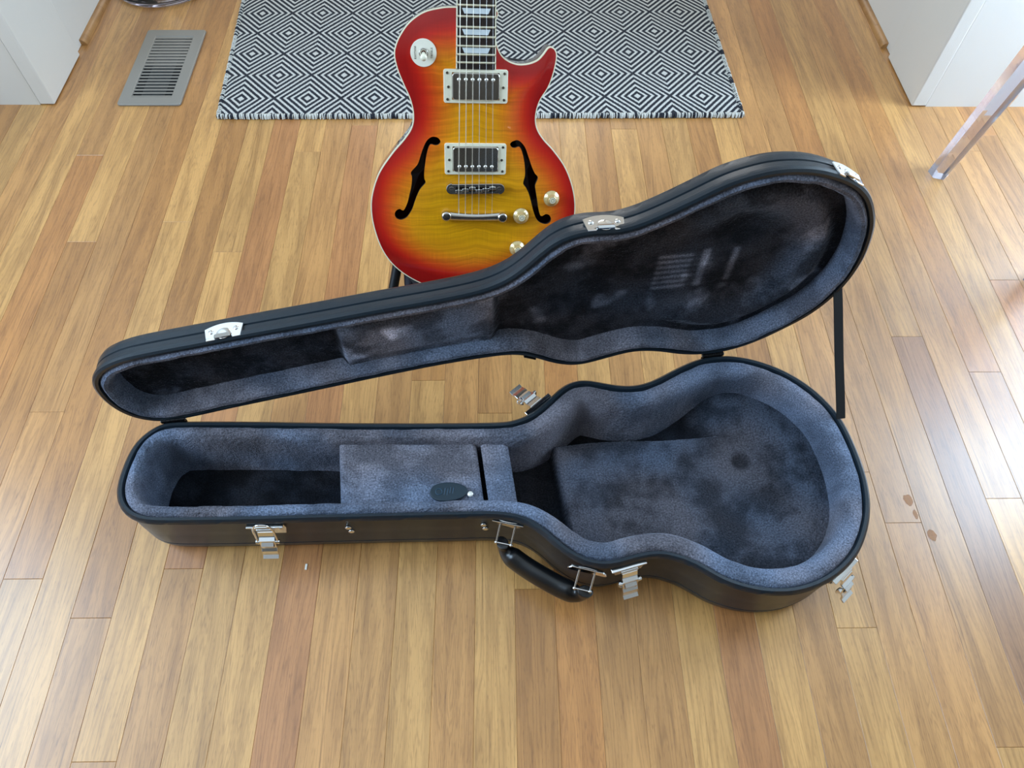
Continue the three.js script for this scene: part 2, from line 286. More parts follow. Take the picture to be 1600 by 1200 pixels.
{
  const t = thing('acrylic_chair', 'clear acrylic chair with slim tapered faceted legs beside the white wall end', 'chair', [1.12, 0, -1.03]);
  const leg = (x, z, tx, tz) => {             // faceted, wider towards the seat
    const r = [], n = 6; for (let j = 0; j <= 6; j++) { const v = j / 6, h = v * 0.44, w = mix(0.021, 0.032, v); for (let i = 0; i < n; i++) { const a = (i / n) * Math.PI * 2 + 0.3; r.push([x + tx * v + Math.cos(a) * w, 0.0005 + h, z + tz * v + Math.sin(a) * w]); } }
    const p = [], ix = []; for (const q of r) p.push(...q);
    for (let j = 0; j < 6; j++) for (let i = 0; i < n; i++) { const a = j * n + i, b = j * n + (i + 1) % n; ix.push(a, a + n, b, b, a + n, b + n); }
    for (let i = 1; i < n - 1; i++) { ix.push(0, i, i + 1); ix.push(6 * n, 6 * n + i + 1, 6 * n + i); }
    const g = new THREE.BufferGeometry(); g.setAttribute('position', new THREE.Float32BufferAttribute(p, 3)); g.setIndex(ix); return toCreasedNormals(g, 0.3);
  };
  part('leg', leg(-0.186, -0.165, 0.05, 0.01), acrylic, t); part('leg', leg(-0.1, 0.135, 0.05, -0.02), acrylic, t);
  part('leg', leg(0.30, -0.16, -0.03, 0.01), acrylic, t); part('leg', leg(0.32, 0.15, -0.03, -0.02), acrylic, t);
  const s = new RoundedBoxGeometry(0.44, 0.022, 0.4, 3, 0.01); s.translate(0.09, 0.452, -0.01); part('seat', s, acrylic, t);
  const bk = gridGeo(24, 20, (u, v) => { const a = mix(-0.9, 0.9, u); return [0.26 + 0.05 * Math.cos(a) + 0.06 * v, 0.462 + v * 0.42, 0.2 * Math.sin(a) - 0.01]; });
  part('backrest', bk, phys('#ffffff', 0.02, { transmission: 1, thickness: 0, ior: 1.49, side: THREE.DoubleSide }), t);
}

// ------------------------------------------------------------------ guitar case
const HR = 0.118;                              // height of the open rim above the floor
const baseOutline = [[5, 3], [-17, 7], [-37, 21], [-49, 41], [-56, 67], [-60, 92], [-59, 110], [-54, 125], [-44, 138], [-28, 149], [2, 157], [115, 172], [199, 182], [274, 191], [388, 205], [450, 213], [486, 224], [508, 242], [535, 275], [556, 293], [575, 302], [598, 305], [635, 300], [661, 300], [683, 308], [705, 321], [735, 347], [769, 364], [799, 372], [830, 374], [867, 367], [899, 353], [927, 333], [951, 304], [967, 275], [978, 240], [983, 197], [983, 149], [976, 117], [958, 79], [930, 46], [897, 22], [862, 7], [832, 2], [802, 4], [769, 14], [721, 33], [700, 37], [680, 37], [652, 29], [624, 18], [605, 16], [583, 23], [560, 41], [527, 64], [506, 70], [480, 72], [357, 56], [217, 35], [125, 20]];
const lidOutline = [[28, 2], [-9, 0], [-32, 10], [-50, 31], [-59, 61], [-60, 92], [-56, 114], [-46, 130], [-37, 140], [-20, 150], [14, 161], [114, 174], [160, 180], [241, 189], [323, 199], [406, 208], [462, 217], [496, 231], [520, 252], [540, 275], [563, 296], [597, 305], [630, 302], [655, 307], [687, 322], [721, 341], [754, 360], [788, 370], [813, 373], [850, 369], [885, 357], [918, 339], [943, 316], [965, 281], [978, 246], [987, 191], [981, 134], [958, 85], [922, 50], [881, 21], [835, 7], [783, 11], [730, 31], [690, 38], [649, 28], [612, 19], [585, 25], [562, 38], [535, 57], [505, 68], [465, 68], [395, 62], [301, 48], [206, 32], [101, 15]];
const loopB = relax(smoothLoop(baseOutline.map(([a, b]) => [a / 1000, b / 1000]), 420), 6), loopL = relax(smoothLoop(lidOutline.map(([a, b]) => [a / 1000, b / 1000]), 420), 6);
const vinyl = phys('#18242d', 0.34, { bumpMap: dataTex(256, 256, (u, v) => { const f = 128 + 127 * fbm(u * 60, v * 60, 1, 2); return [f, f, f]; }, false), bumpScale: 0.00025, specularIntensity: 1 });
vinyl.bumpMap.repeat.set(12, 12);
const lipVinyl = phys('#0d0e10', 0.3);
const chrome = std('#eceef0', 0.09, { metalness: 1 }), latchSteel = std('#eef1f4', 0.24, { metalness: 1 }), blackMetal = std('#101012', 0.4, { metalness: 0.6 });
const plushBump = dataTex(768, 768, (u, v) => { const f = 128 + 22 * noise.noise(u * 200, v * 200, 2) + 16 * noise.noise(u * 380, v * 380, 7) + 30 * noise.noise(u * 60, v * 60, 9); return [f, f, f]; }, false);
const plushMap = dataTex(512, 512, (u, v) => { const f = 200 + 60 * noise.noise(u * 80, v * 80, 12) + 50 * noise.noise(u * 170, v * 170, 17); return [f, f, f * 1.02]; });
plushBump.repeat.set(2.5, 2.5); plushMap.repeat.set(5, 5);
const plush = phys(new THREE.Color().setRGB(0.25, 0.28, 0.355), 0.95, { map: plushMap, bumpMap: plushBump, bumpScale: 0.006, sheen: 1, sheenColor: new THREE.Color(0.4, 0.45, 0.55), sheenRoughness: 0.4, vertexColors: true, specularIntensity: 0.2 });
// crushed nap: patches of the pile lie one way or the other and read lighter or darker; extra also carries painted recess shade
function nap(geo, scale, amount, extra) {
  const p = geo.attributes.position, c = new Float32Array(p.count * 3);
  for (let i = 0; i < p.count; i++) {
    const x = p.getX(i), y = p.getY(i), z = p.getZ(i);
    let k = 1.12 - amount * (1 - sstep(-0.24, 0.26, fbm(x * scale, y * scale, z * scale, 4) + 0.35 * fbm(x * scale * 4, y * scale * 4, z * scale * 4, 3))); if (extra) k *= extra(x, y, z);
    const w = clamp(fbm(x * 7 + 2, y * 7, z * 7 + 5, 2), -0.13, 0.13) + 0.04;
    c[i * 3] = k * (1 + w); c[i * 3 + 1] = k; c[i * 3 + 2] = k * (1 - w * 0.7);
  }
  geo.setAttribute('color', new THREE.BufferAttribute(c, 3)); return geo;
}
const kase = thing('guitar_case', 'open black hardshell guitar case with plush grey lining and chrome latches', 'guitar case', [-0.48282, 0, -0.53409], 0.13598);
// --- base
part('base_shell', sweep(loopB, [[0.024, 0.0005], [0.012, 0.002], [0.004, 0.008], [0.0015, 0.018], [0.0005, 0.027], [0.0025, 0.0285], [0.0005, 0.03], [0, 0.06], [0, 0.106], [-0.002, 0.1085], [-0.003, 0.112], [-0.002, 0.1165], [0.001, 0.119], [0.005, 0.1185], [0.0065, 0.115], [0.0065, 0.02]], { first: true, flip: false }), vinyl, kase);
const ledge = (s) => mix(0.018, 0.027, sstep(0.42, 0.58, s));
const wob = (a, y) => 0.0022 * fbm(a.x * 30, y * 30, a.y * 30, 3);
const ringB = (f, y) => (a) => { const w = ledge(a.x); return [0.006 + f(w) + wob(a, y), y + wob(a, y + 3)]; };
part('base_rim_padding', nap(sweep(loopB, [ringB(() => 0.0, 0.109), ringB((w) => w * 0.1, 0.1155), ringB((w) => w * 0.3, 0.119), ringB((w) => w * 0.6, 0.1195), ringB((w) => w * 0.85, 0.117), ringB((w) => w * 1.0, 0.111), ringB((w) => w * 1.08, 0.1), ringB((w) => w * 1.12, 0.085), ringB((w) => w * 1.16, 0.06), (a, i) => { const w = ledge(a.x), k = 0.012 * fbm(a.x * 40, 3, a.y * 40, 3); return [0.006 + w * 1.25 + k * 0.3, 0.04 + k]; }, ringB((w) => w * 1.4, 0.02)]), 14, 0.5), plush, kase);
const spanAt = (loop, s) => { let lo = 1e9, hi = -1e9; const n = loop.length; for (let i = 0; i < n; i++) { const a = loop[i], b = loop[(i + 1) % n]; if ((a.x - s) * (b.x - s) <= 0 && a.x !== b.x) { const t = a.y + (b.y - a.y) * (s - a.x) / (b.x - a.x); lo = Math.min(lo, t); hi = Math.max(hi, t); } } return [lo, hi]; };
function bed(loop, s0, s1, nu, nv, h, inset = 0.012) {
  const rows = []; for (let i = 0; i <= nu; i++) { const s = mix(s0, s1, i / nu), [a, b] = spanAt(loop, s); rows.push([s, a + inset, b - inset]); }
  const g = gridGeo(nu, nv, (u, v) => { const [s, a, b] = rows[Math.round(u * nu)], t = mix(a, Math.max(a + 0.002, b), v); return [s, h(s, t), t]; });
  return g;
}
const dB = (s, t) => distTo(loopB, s, t);
const baseH = (s, t) => {
  let h = 0.022;
  const rear = mix(0.083, 0.1, sstep(0.6, 0.8, s)), fade = sstep(0.76, 0.86, s);
  const panel = sstep(0.553, 0.563, s) * Math.max(sstep(rear - 0.007, rear + 0.009, t), fade);
  h += 0.03 * panel;
  if (s > 0.62) { const d = dB(s, t); h += 0.02 * sstep(0.105, 0.055, d) * sstep(0.72, 0.86, s) - 0.006 * sstep(0.1, 0.13, d) * sstep(0.7, 0.8, s); }
  h += 0.0015 * fbm(s * 18, t * 18, 3, 3);
  h -= 0.006 * sstep(0.016, 0.006, Math.hypot(s - 0.842, (t - 0.152) * 1.1)) + 0.004 * sstep(0.014, 0.004, Math.hypot(s - 0.868, (t - 0.203) * 1.8));
  return h;
};
const pitShade = (x, y, z) => mix(0.09, 0.42, sstep(0.553, 0.562, x) * sstep(0.03, 0.046, y)) * knobDents(x, y, z);  // pit and gap floor darker than the panel: recess shade put into the colour
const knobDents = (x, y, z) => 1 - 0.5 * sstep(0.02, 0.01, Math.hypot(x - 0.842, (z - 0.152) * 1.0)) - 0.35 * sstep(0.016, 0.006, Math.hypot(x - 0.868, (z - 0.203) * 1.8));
part('base_floor_padding', nap(bed(loopB, -0.045, 0.968, 420, 110, baseH), 13, 0.7, pitShade), plush, kase);
// accessory compartment under a padded lid, and the neck cradle beside it
function pad(s0, s1, top, crown, front, back, amount, tilt = 0) {
  const g = gridGeo(70, 60, (u, v) => {
    const s = mix(s0, s1, u), [a, b] = spanAt(loopB, s), t = mix(a + back, b - front, v), e = Math.min(u, 1 - u) * (s1 - s0), k = sstep(0, 0.007, e);
    const drop = e <= 1e-6 ? -0.06 : 0;
    return [s + (e <= 1e-6 ? (u < 0.5 ? 0.003 : -0.003) : 0), top + drop - 0.006 * (1 - k) + crown * Math.sin(v * Math.PI) * k + 0.0022 * fbm(s * 22, 1, t * 22, 3) + tilt * (t - (a + b) / 2), t];
  });
  return nap(g, 17, amount);
}
part('compartment_lid', pad(0.238, 0.443, 0.1, 0.002, 0.02, 0.012, 0.5), plush, kase);
part('neck_cradle', pad(0.446, 0.487, 0.104, -0.004, 0.018, 0.012, 0.4), plush, kase);
{ // embossed pull tab of the compartment lid
  const sh = new THREE.Shape(); sh.moveTo(-0.024, 0); sh.bezierCurveTo(-0.024, 0.011, -0.012, 0.014, 0.004, 0.0125); sh.bezierCurveTo(0.016, 0.011, 0.026, 0.006, 0.026, 0); sh.bezierCurveTo(0.026, -0.008, 0.014, -0.0125, 0.0, -0.013); sh.bezierCurveTo(-0.014, -0.0135, -0.024, -0.01, -0.024, 0);
  const g = new THREE.ExtrudeGeometry(sh, { depth: 0.0015, bevelEnabled: true, bevelSize: 0.0012, bevelThickness: 0.0008, bevelSegments: 2, curveSegments: 20 }); g.rotateX(-Math.PI / 2);
  const tab = part('pull_tab', g, phys('#152a35', 0.42), kase); tab.position.set(0.392, 0.106, 0.165); tab.rotation.y = -0.08;
  const em = [new THREE.TorusGeometry(0.0045, 0.0006, 6, 24).rotateX(-Math.PI / 2).translate(-0.013, 0.0026, 0)];
  for (const [x, z0, z1] of [[-0.004, -0.005, 0.005], [0.0, -0.004, 0.006], [0.004, -0.006, 0.003], [0.008, -0.005, 0.004]]) em.push(straight(V3(x, 0.0026, z0), V3(x - 0.002, 0.0026, z1), 0.0006, 6));
  part('embossing', merge(em), phys('#1d4258', 0.35), tab);
  const st = new THREE.SphereGeometry(0.0042, 16, 10); st.scale(1, 0.6, 1); const stud = part('stud', st, std('#f2efe4', 0.25, { metalness: 0.3 }), tab); stud.position.set(0.031, 0.002, 0.006);
}
// --- lid
const lidPose = (m) => { m.position.set(0, HR, 0); m.rotation.x = -1.5621; return m; };
lidPose(part('lid_shell', sweep(loopL, [[0.0065, 0.04], [0.0065, 0.004], [0.005, 0.0008], [0.001, 0.0003], [-0.002, 0.0025], [-0.0028, 0.006], [-0.002, 0.0095], [0, 0.012], [0, 0.0185], [0.0022, 0.02], [0, 0.0215], [0.0005, 0.031], [0.003, 0.038], [0.009, 0.044], [0.022, 0.049], [0.045, 0.053]], { last: true }), vinyl, kase));
const ledgeL = (s) => mix(0.015, 0.0135, sstep(0.42, 0.58, s));
const ringL = (f, y) => (a) => { const w = ledgeL(a.x); return [0.006 + f(w) + wob(a, y + 7), y - wob(a, y + 11)]; };
lidPose(part('lid_rim_padding', nap(sweep(loopL, [ringL(() => 0, 0.008), ringL((w) => w * 0.15, 0.002), ringL((w) => w * 0.4, -0.001), ringL((w) => w * 0.75, 0.0), ringL((w) => w * 1.0, 0.005), ringL((w) => w * 1.1, 0.013), ringL((w) => w * 1.18, 0.024), ringL((w) => w * 1.3, 0.037)].reverse()), 26, 0.45), plush, kase));
const dL = (s, t) => distTo(loopL, s, t);
const lidRidge = (s, t) => { const d = dL(s, t); return sstep(0.034, 0.056, d) * (1 - sstep(0.07, 0.115, d)) * sstep(0.68, 0.84, s); };
const lidH = (s, t) => {
  let h = 0.031; const d = dL(s, t);
  h -= 0.02 * sstep(0.262, 0.276, s) * (1 - sstep(0.476, 0.494, s)) * (0.75 + 0.25 * sstep(0.03, 0.042, d));
  h += 0.006 * sstep(0.05, 0.1, d) * sstep(0.52, 0.6, s) - 0.012 * lidRidge(s, t);
  h += 0.0012 * fbm(s * 20, t * 20, 8, 3);
  return h;
};
// marks the strings, pickups and bridge pressed into the pile
const pressed = (x, y, z) => {
  let k = 1; const cx = x - 0.74, cz = z - 0.172 - (x - 0.74) * -0.02;
  const str = 0.55 + 0.45 * Math.cos(cz * 2 * Math.PI / 0.0105);
  const zone = (a, b, c, d, m) => sstep(a - 0.004, a + 0.003, cx) * (1 - sstep(b - 0.003, b + 0.004, cx)) * sstep(c - 0.004, c + 0.002, cz) * (1 - sstep(d - 0.002, d + 0.004, cz)) * m;
  k += zone(-0.03, 0.018, -0.036, 0.036, 3.5 * str) + zone(0.032, 0.041, -0.034, 0.04, 4.0) + zone(0.02, 0.05, -0.03, 0.03, 0.8 * str) + zone(0.075, 0.082, -0.026, 0.038, 4.0) + zone(0.072, 0.084, -0.044, -0.036, 2.2);
  return k;
};
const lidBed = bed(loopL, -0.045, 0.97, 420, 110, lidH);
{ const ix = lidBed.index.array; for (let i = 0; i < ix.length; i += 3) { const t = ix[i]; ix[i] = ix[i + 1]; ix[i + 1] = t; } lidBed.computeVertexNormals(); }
lidPose(part('lid_floor_padding', nap(lidBed, 16, 0.7, (x, y, z) => pressed(x, y, z) * (1 + 1.6 * lidRidge(x, z)) * (1 + 3 * sstep(0.12, 0.4, fbm(x * 17 + 3, y * 17, z * 17 + 9, 3))) * mix(0.24, 1.05, sstep(0.022, 0.014, y) * sstep(0.25, 0.27, x) * sstep(0.52, 0.49, x))), plush, kase));  // cavity floor darkened: shade put into the colour; ridge and blotches lighter
// --- hardware; a frame on the side wall: x along the rim, y up, z outward
function sideFrame(loop, s, front) {
  let best = null; const n = loop.length; const nn = normalsOf(loop);
  for (let i = 0; i < n; i++) { const a = loop[i], b = loop[(i + 1) % n]; if ((a.x - s) * (b.x - s) <= 0 && a.x !== b.x) { const t = a.y + (b.y - a.y) * (s - a.x) / (b.x - a.x); if (!best || (front ? t > best.p.y : t < best.p.y)) best = { p: V2(s, t), n: nn[i] }; } }
  return best;
}
function mountBase(o, s, y, front = true, out = 0.0) { const f = sideFrame(loopB, s, front); o.position.set(f.p.x + f.n.x * out, y, f.p.y + f.n.y * out); o.rotation.y = Math.atan2(f.n.x, f.n.y); return o; }
function bar(profile, w, th) {                   // a strip bent along [z, y] points, w wide in x
  const s = new THREE.Shape(), a = [], b = []; for (let i = 0; i < profile.length; i++) { const p = profile[Math.max(0, i - 1)], q = profile[Math.min(profile.length - 1, i + 1)], d = V2(q[0] - p[0], q[1] - p[1]).normalize(); a.push([profile[i][0] - d.y * th / 2, profile[i][1] + d.x * th / 2]); b.unshift([profile[i][0] + d.y * th / 2, profile[i][1] - d.x * th / 2]); }
  [...a, ...b].forEach(([x, y], i) => s[i ? 'lineTo' : 'moveTo'](x, y));
  const g = new THREE.ExtrudeGeometry(s, { depth: w, bevelEnabled: true, bevelSize: 0.0003, bevelThickness: 0.0003, bevelSegments: 1 }); g.translate(0, 0, -w / 2); g.rotateY(-Math.PI / 2); return g;   // shape x -> z
}
function latch(s, front, up) {
  const L = subgroup('latch', kase); mountBase(L, s, front ? 0.1 : 0.11, front, front ? 0.001 : 0.004);
  const sh = new THREE.Shape(); sh.moveTo(-0.024, 0.006); sh.lineTo(0.024, 0.006); sh.lineTo(0.026, -0.006); sh.lineTo(0.022, -0.024); sh.lineTo(-0.015, -0.024); sh.lineTo(-0.019, -0.01); sh.closePath();
  const pl = new THREE.ExtrudeGeometry(sh, { depth: 0.0014, bevelEnabled: true, bevelSize: 0.0005, bevelThickness: 0.0004, bevelSegments: 1 });
  const flange = box(-0.025, 0.025, 0.004, 0.0065, 0, 0.0065, 0.0008);
  part('plate', merge([pl, flange]), chrome, L);
  const rivets = []; for (const x of [-0.019, 0.019]) { const r = new THREE.SphereGeometry(0.0032, 12, 8); r.scale(1, 1, 0.5); r.translate(x, -0.008, 0.0018); rivets.push(r); }
  part('rivet', rivets[0], chrome, L); part('rivet', rivets[1], chrome, L);
  const lever = merge([bar([[0.003, 0.0], [0.009, -0.002], [0.0115, -0.008], [0.012, -0.012], [0.017, -0.014], [0.0185, -0.022], [0.02, -0.03], [0.024, -0.034], [0.026, -0.042], [0.031, -0.045]], 0.021, 0.0022), straight(V3(-0.012, -0.001, 0.006), V3(0.012, -0.001, 0.006), 0.003, 12), bar([[0.019, -0.018], [0.0225, -0.02], [0.0225, -0.026], [0.021, -0.028]], 0.016, 0.0012)]);
  { const lv = part('lever', lever, latchSteel, L); if (!front) lv.rotation.x = -0.8; }
  const y1 = up ? 0.016 : -0.03, z1 = up ? 0.012 : 0.03, bail = up
    ? [V3(-0.0135, -0.024, 0.017), V3(-0.0135, -0.006, 0.0135), V3(-0.0128, 0.012, 0.011), V3(-0.007, 0.022, 0.0095), V3(0.007, 0.022, 0.0095), V3(0.0128, 0.012, 0.011), V3(0.0135, -0.006, 0.0135), V3(0.0135, -0.024, 0.017)]
    : [V3(-0.0135, -0.016, 0.014), V3(-0.0145, -0.024, 0.014), V3(-0.0135, -0.031, 0.016), V3(-0.006, -0.034, 0.018), V3(0.006, -0.034, 0.018), V3(0.0135, -0.031, 0.016), V3(0.0145, -0.024, 0.014), V3(0.0135, -0.016, 0.014)];
  const knuckle = (x) => { const k = new THREE.CylinderGeometry(0.003, 0.003, 0.006, 12); k.rotateZ(Math.PI / 2); k.translate(x, -0.02, 0.016); return k; };
  { const bl = part('bail', merge([tubeOf(bail, 0.0014, 40, 8), knuckle(-0.0135), knuckle(0.0135)]), chrome, L); if (!front) bl.rotation.x = -0.8; }
}
latch(0.139, true, true); latch(0.619, true, false); latch(0.902, true, false); latch(0.544, false, false);
function catchPlate(s, front, mat) {
  const f = sideFrame(loopL, s, front), holder = subgroup('catch_plate', kase);
  // lid frame: local x along rim, y away from the rim (depth), z outward -> placed through the lid's pose
  const m = new THREE.Matrix4().makeBasis(V3(f.n.y, 0, -f.n.x), V3(0, 1, 0), V3(f.n.x, 0, f.n.y)).setPosition(f.p.x + f.n.x * 0.001, 0.003, f.p.y + f.n.y * 0.001);
  const pose = new THREE.Matrix4().makeRotationX(-1.5621).setPosition(0, HR, 0); holder.applyMatrix4(pose.multiply(m));
  const sh = new THREE.Shape(); sh.moveTo(-0.022, 0); sh.lineTo(-0.012, 0); sh.lineTo(-0.009, 0.004); sh.lineTo(0.009, 0.004); sh.lineTo(0.012, 0); sh.lineTo(0.022, 0); sh.lineTo(0.025, 0.018); sh.quadraticCurveTo(0, 0.029, -0.025, 0.018); sh.closePath();
  const g = new THREE.ExtrudeGeometry(sh, { depth: 0.0012, bevelEnabled: true, bevelSize: 0.0006, bevelThickness: 0.0006, bevelSegments: 2, curveSegments: 20 });
  part('plate', g, mat, holder);
  for (const x of [-0.0165, 0.0165]) { const r = new THREE.SphereGeometry(0.0034, 14, 8); r.scale(1, 1, 0.5); r.translate(x, 0.0125, 0.002); part('rivet', r, mat, holder); }
  const emb = new THREE.SphereGeometry(0.0095, 20, 10, 0, Math.PI * 2, 0, Math.PI / 2); emb.rotateX(Math.PI / 2); emb.scale(1, 0.9, 0.16); emb.translate(0, 0.0075, 0.0018);
  const lip = bar([[0.0012, 0.006], [0.004, 0.0052], [0.0052, 0.0028], [0.0046, -0.0004]], 0.02, 0.0014);
  part('hook', merge([emb, lip]), mat, holder);
}
for (const s of [0.133, 0.617, 0.906]) catchPlate(s, true, chrome);
catchPlate(0.537, false, blackMetal);
for (const s of [0.006, 0.826]) {
  const H = subgroup('hinge', kase), f = sideFrame(loopB, s, false); H.position.set(s, HR, f.p.y);
  const k = []; for (let i = 0; i < 5; i++) { const c = new THREE.CylinderGeometry(0.0036, 0.0036, 0.0064, 14); c.rotateZ(Math.PI / 2); c.translate(-0.0136 + i * 0.0068, 0.001, -0.004); k.push(c); }
  part('knuckle', merge(k), blackMetal, H);
  part('leaf', merge([box(-0.017, 0.017, -0.024, 0.0, -0.0055, -0.0035, 0.0006), box(-0.017, 0.017, 0.001, 0.003, -0.024, -0.004, 0.0006)]), blackMetal, H);
  part('pin', straight(V3(-0.0185, 0.001, -0.004), V3(0.0185, 0.001, -0.004), 0.0016, 10), chrome, H);
}
for (const s of [0.248, 0.436]) for (const y of [0.083, 0.069]) { const r = new THREE.SphereGeometry(0.0045, 16, 10); r.scale(1, 1, 0.5); const m = part('rivet', r, chrome, kase); mountBase(m, s + (0.083 - y) * 0.15, y, true, 0.0008); }
{ // carrying handle on two wire loops
  const A = sideFrame(loopB, 0.470, true), B = sideFrame(loopB, 0.566, true);
  for (const F of [A, B]) {
    const m = subgroup('handle_mount', kase); m.position.set(F.p.x + F.n.x * 0.001, 0.094, F.p.y + F.n.y * 0.001); m.rotation.y = Math.atan2(F.n.x, F.n.y);
    const sh = new THREE.Shape(); sh.absellipse(0, 0, 0.026, 0.0085, 0, Math.PI * 2); const g = new THREE.ExtrudeGeometry(sh, { depth: 0.0015, bevelEnabled: true, bevelSize: 0.0008, bevelThickness: 0.0008, bevelSegments: 2, curveSegments: 24 });
    const p = g.attributes.position; for (let i = 0; i < p.count; i++) p.setZ(i, p.getZ(i) + p.getX(i) * p.getX(i) * (F === A ? -6 : 3)); g.computeVertexNormals();
    part('plate', merge([g, box(-0.022, 0.022, 0.006, 0.0082, 0, 0.004, 0.0008)]), chrome, m);
    part('wire_loop', merge([straight(V3(-0.0105, 0.004, 0.004), V3(-0.012, -0.016, 0.024), 0.0014, 8), straight(V3(0.0105, 0.004, 0.004), V3(0.009, -0.016, 0.024), 0.0014, 8), straight(V3(-0.0145, -0.016, 0.024), V3(0.0115, -0.016, 0.024), 0.0014, 8), new THREE.SphereGeometry(0.0026, 10, 8).translate(-0.012, -0.016, 0.024), new THREE.SphereGeometry(0.0026, 10, 8).translate(0.009, -0.016, 0.024)]), chrome, m);
  }
  const a = V3(A.p.x + A.n.x * 0.024, 0.076, A.p.y + A.n.y * 0.024), b = V3(B.p.x + B.n.x * 0.024, 0.076, B.p.y + B.n.y * 0.024);
  const d = b.clone().sub(a), out = V3(-d.z, 0, d.x).normalize(); if (out.z < 0) out.negate();
  const at = (k, o, y) => a.clone().addScaledVector(d, k).addScaledVector(out, o).setY(y);
  const path = new THREE.CatmullRomCurve3([at(-0.03, 0, 0.076), at(-0.01, 0.001, 0.066), at(0.05, 0.003, 0.057), at(0.22, 0.005, 0.051), at(0.5, 0.006, 0.05), at(0.78, 0.005, 0.051), at(0.95, 0.003, 0.057), at(1.01, 0.001, 0.066), at(1.03, 0, 0.076)]);
  const N = 60, M = 16, fr = path.computeFrenetFrames(N, false), p = [], ix = [];
  for (let i = 0; i <= N; i++) { const c = path.getPointAt(i / N), k = Math.min(i, N - i) / N, r = mix(0.0095, 0.0168, sstep(0.06, 0.22, k)), up = V3(0, 1, 0), tg = path.getTangentAt(i / N), s = V3().crossVectors(up, tg).normalize(), u = V3().crossVectors(tg, s); for (let j = 0; j < M; j++) { const t = j / M * Math.PI * 2; const q = c.clone().addScaledVector(s, Math.cos(t) * r * 0.85).addScaledVector(u, Math.sin(t) * r * 1.15); p.push(q.x, q.y, q.z); } }
  for (let i = 0; i < N; i++) for (let j = 0; j < M; j++) { const A0 = i * M + j, B0 = i * M + (j + 1) % M; ix.push(A0, B0, A0 + M, B0, B0 + M, A0 + M); }
  for (let j = 1; j < M - 1; j++) ix.push(0, j + 1, j, N * M, N * M + j, N * M + j + 1);
  const g = new THREE.BufferGeometry(); g.setAttribute('position', new THREE.Float32BufferAttribute(p, 3)); g.setIndex(ix); g.computeVertexNormals();
  part('handle', g, phys('#0e0f11', 0.32), kase);
}
{ // webbing stay that keeps the lid upright
  const top = V3(0.979, HR + 0.14, -0.012), bot = V3(0.9815, HR, 0.136), d = bot.clone().sub(top);
  const g = gridGeo(4, 40, (u, v) => { const q = top.clone().addScaledVector(d, v); return [q.x + (u - 0.5) * 0.0135, q.y, q.z + 0.0008 * Math.sin(v * 9)]; }, (u, v) => [u, v * 12]);
  const g2 = g.clone(); g2.translate(0, 0.001, 0.001);
  part('stay_strap', merge([g, g2]), std('#0a0a0b', 0.85), kase);
}

// ------------------------------------------------------------------ guitar (millimetres in its own frame, bottom of the body at the origin)
const G = thing('electric_guitar', 'cherry sunburst semi-hollow electric guitar with two humbuckers and f-holes on a stand', 'guitar');
{
  const R = new THREE.Matrix4().makeBasis(V3(0.9951, -0.06771, -0.07201), V3(0.02632, 0.88374, -0.46723), V3(0.09527, 0.46305, 0.8812));
  G.quaternion.setFromRotationMatrix(R); G.position.set(-0.0361, 0.2588, -0.8767).add(V3(0, -0.185, 0).applyQuaternion(G.quaternion));
}
const mm = (g) => { g.scale(0.001, 0.001, 0.001); g.translate(0, 0.185, 0); return g; };
const bodyPts = [[-29, 247], [-52, 245], [-74, 239], [-93, 226.5], [-106, 211], [-114, 196], [-116.5, 182], [-112.5, 163], [-104.5, 143], [-96, 123], [-92.5, 103], [-95.5, 85], [-107, 68], [-126, 47], [-147, 18], [-159, -12], [-163, -38], [-160.5, -68], [-151, -102], [-136, -128], [-114, -149], [-85, -166], [-45, -180], [0, -185], [45, -180], [85, -166], [114, -149], [136, -128], [151, -102], [160.5, -68], [163, -38], [157, -6], [143, 26], [123, 52], [106, 69], [95, 85], [92, 103], [97, 124], [108.5, 143], [115.5, 163], [119, 184], [117, 194], [110.5, 199], [104.5, 197.5], [98, 189], [90, 181], [77, 176], [61, 175], [46, 180], [36, 189], [29.5, 205], [28, 226], [28, 245]];
const loopG = (() => { const c = smoothLoop(bodyPts, 360, 0.5); return c; })();
const halfBinding = 1.8;
const arch = (x, y) => { const d = distTo(loopG, x, y); return 7 * (1 - Math.pow(1 - clamp(d / 75), 2.2)); };
const cherry = phys('#4a120e', 0.18, { clearcoat: 1, clearcoatRoughness: 0.04 });
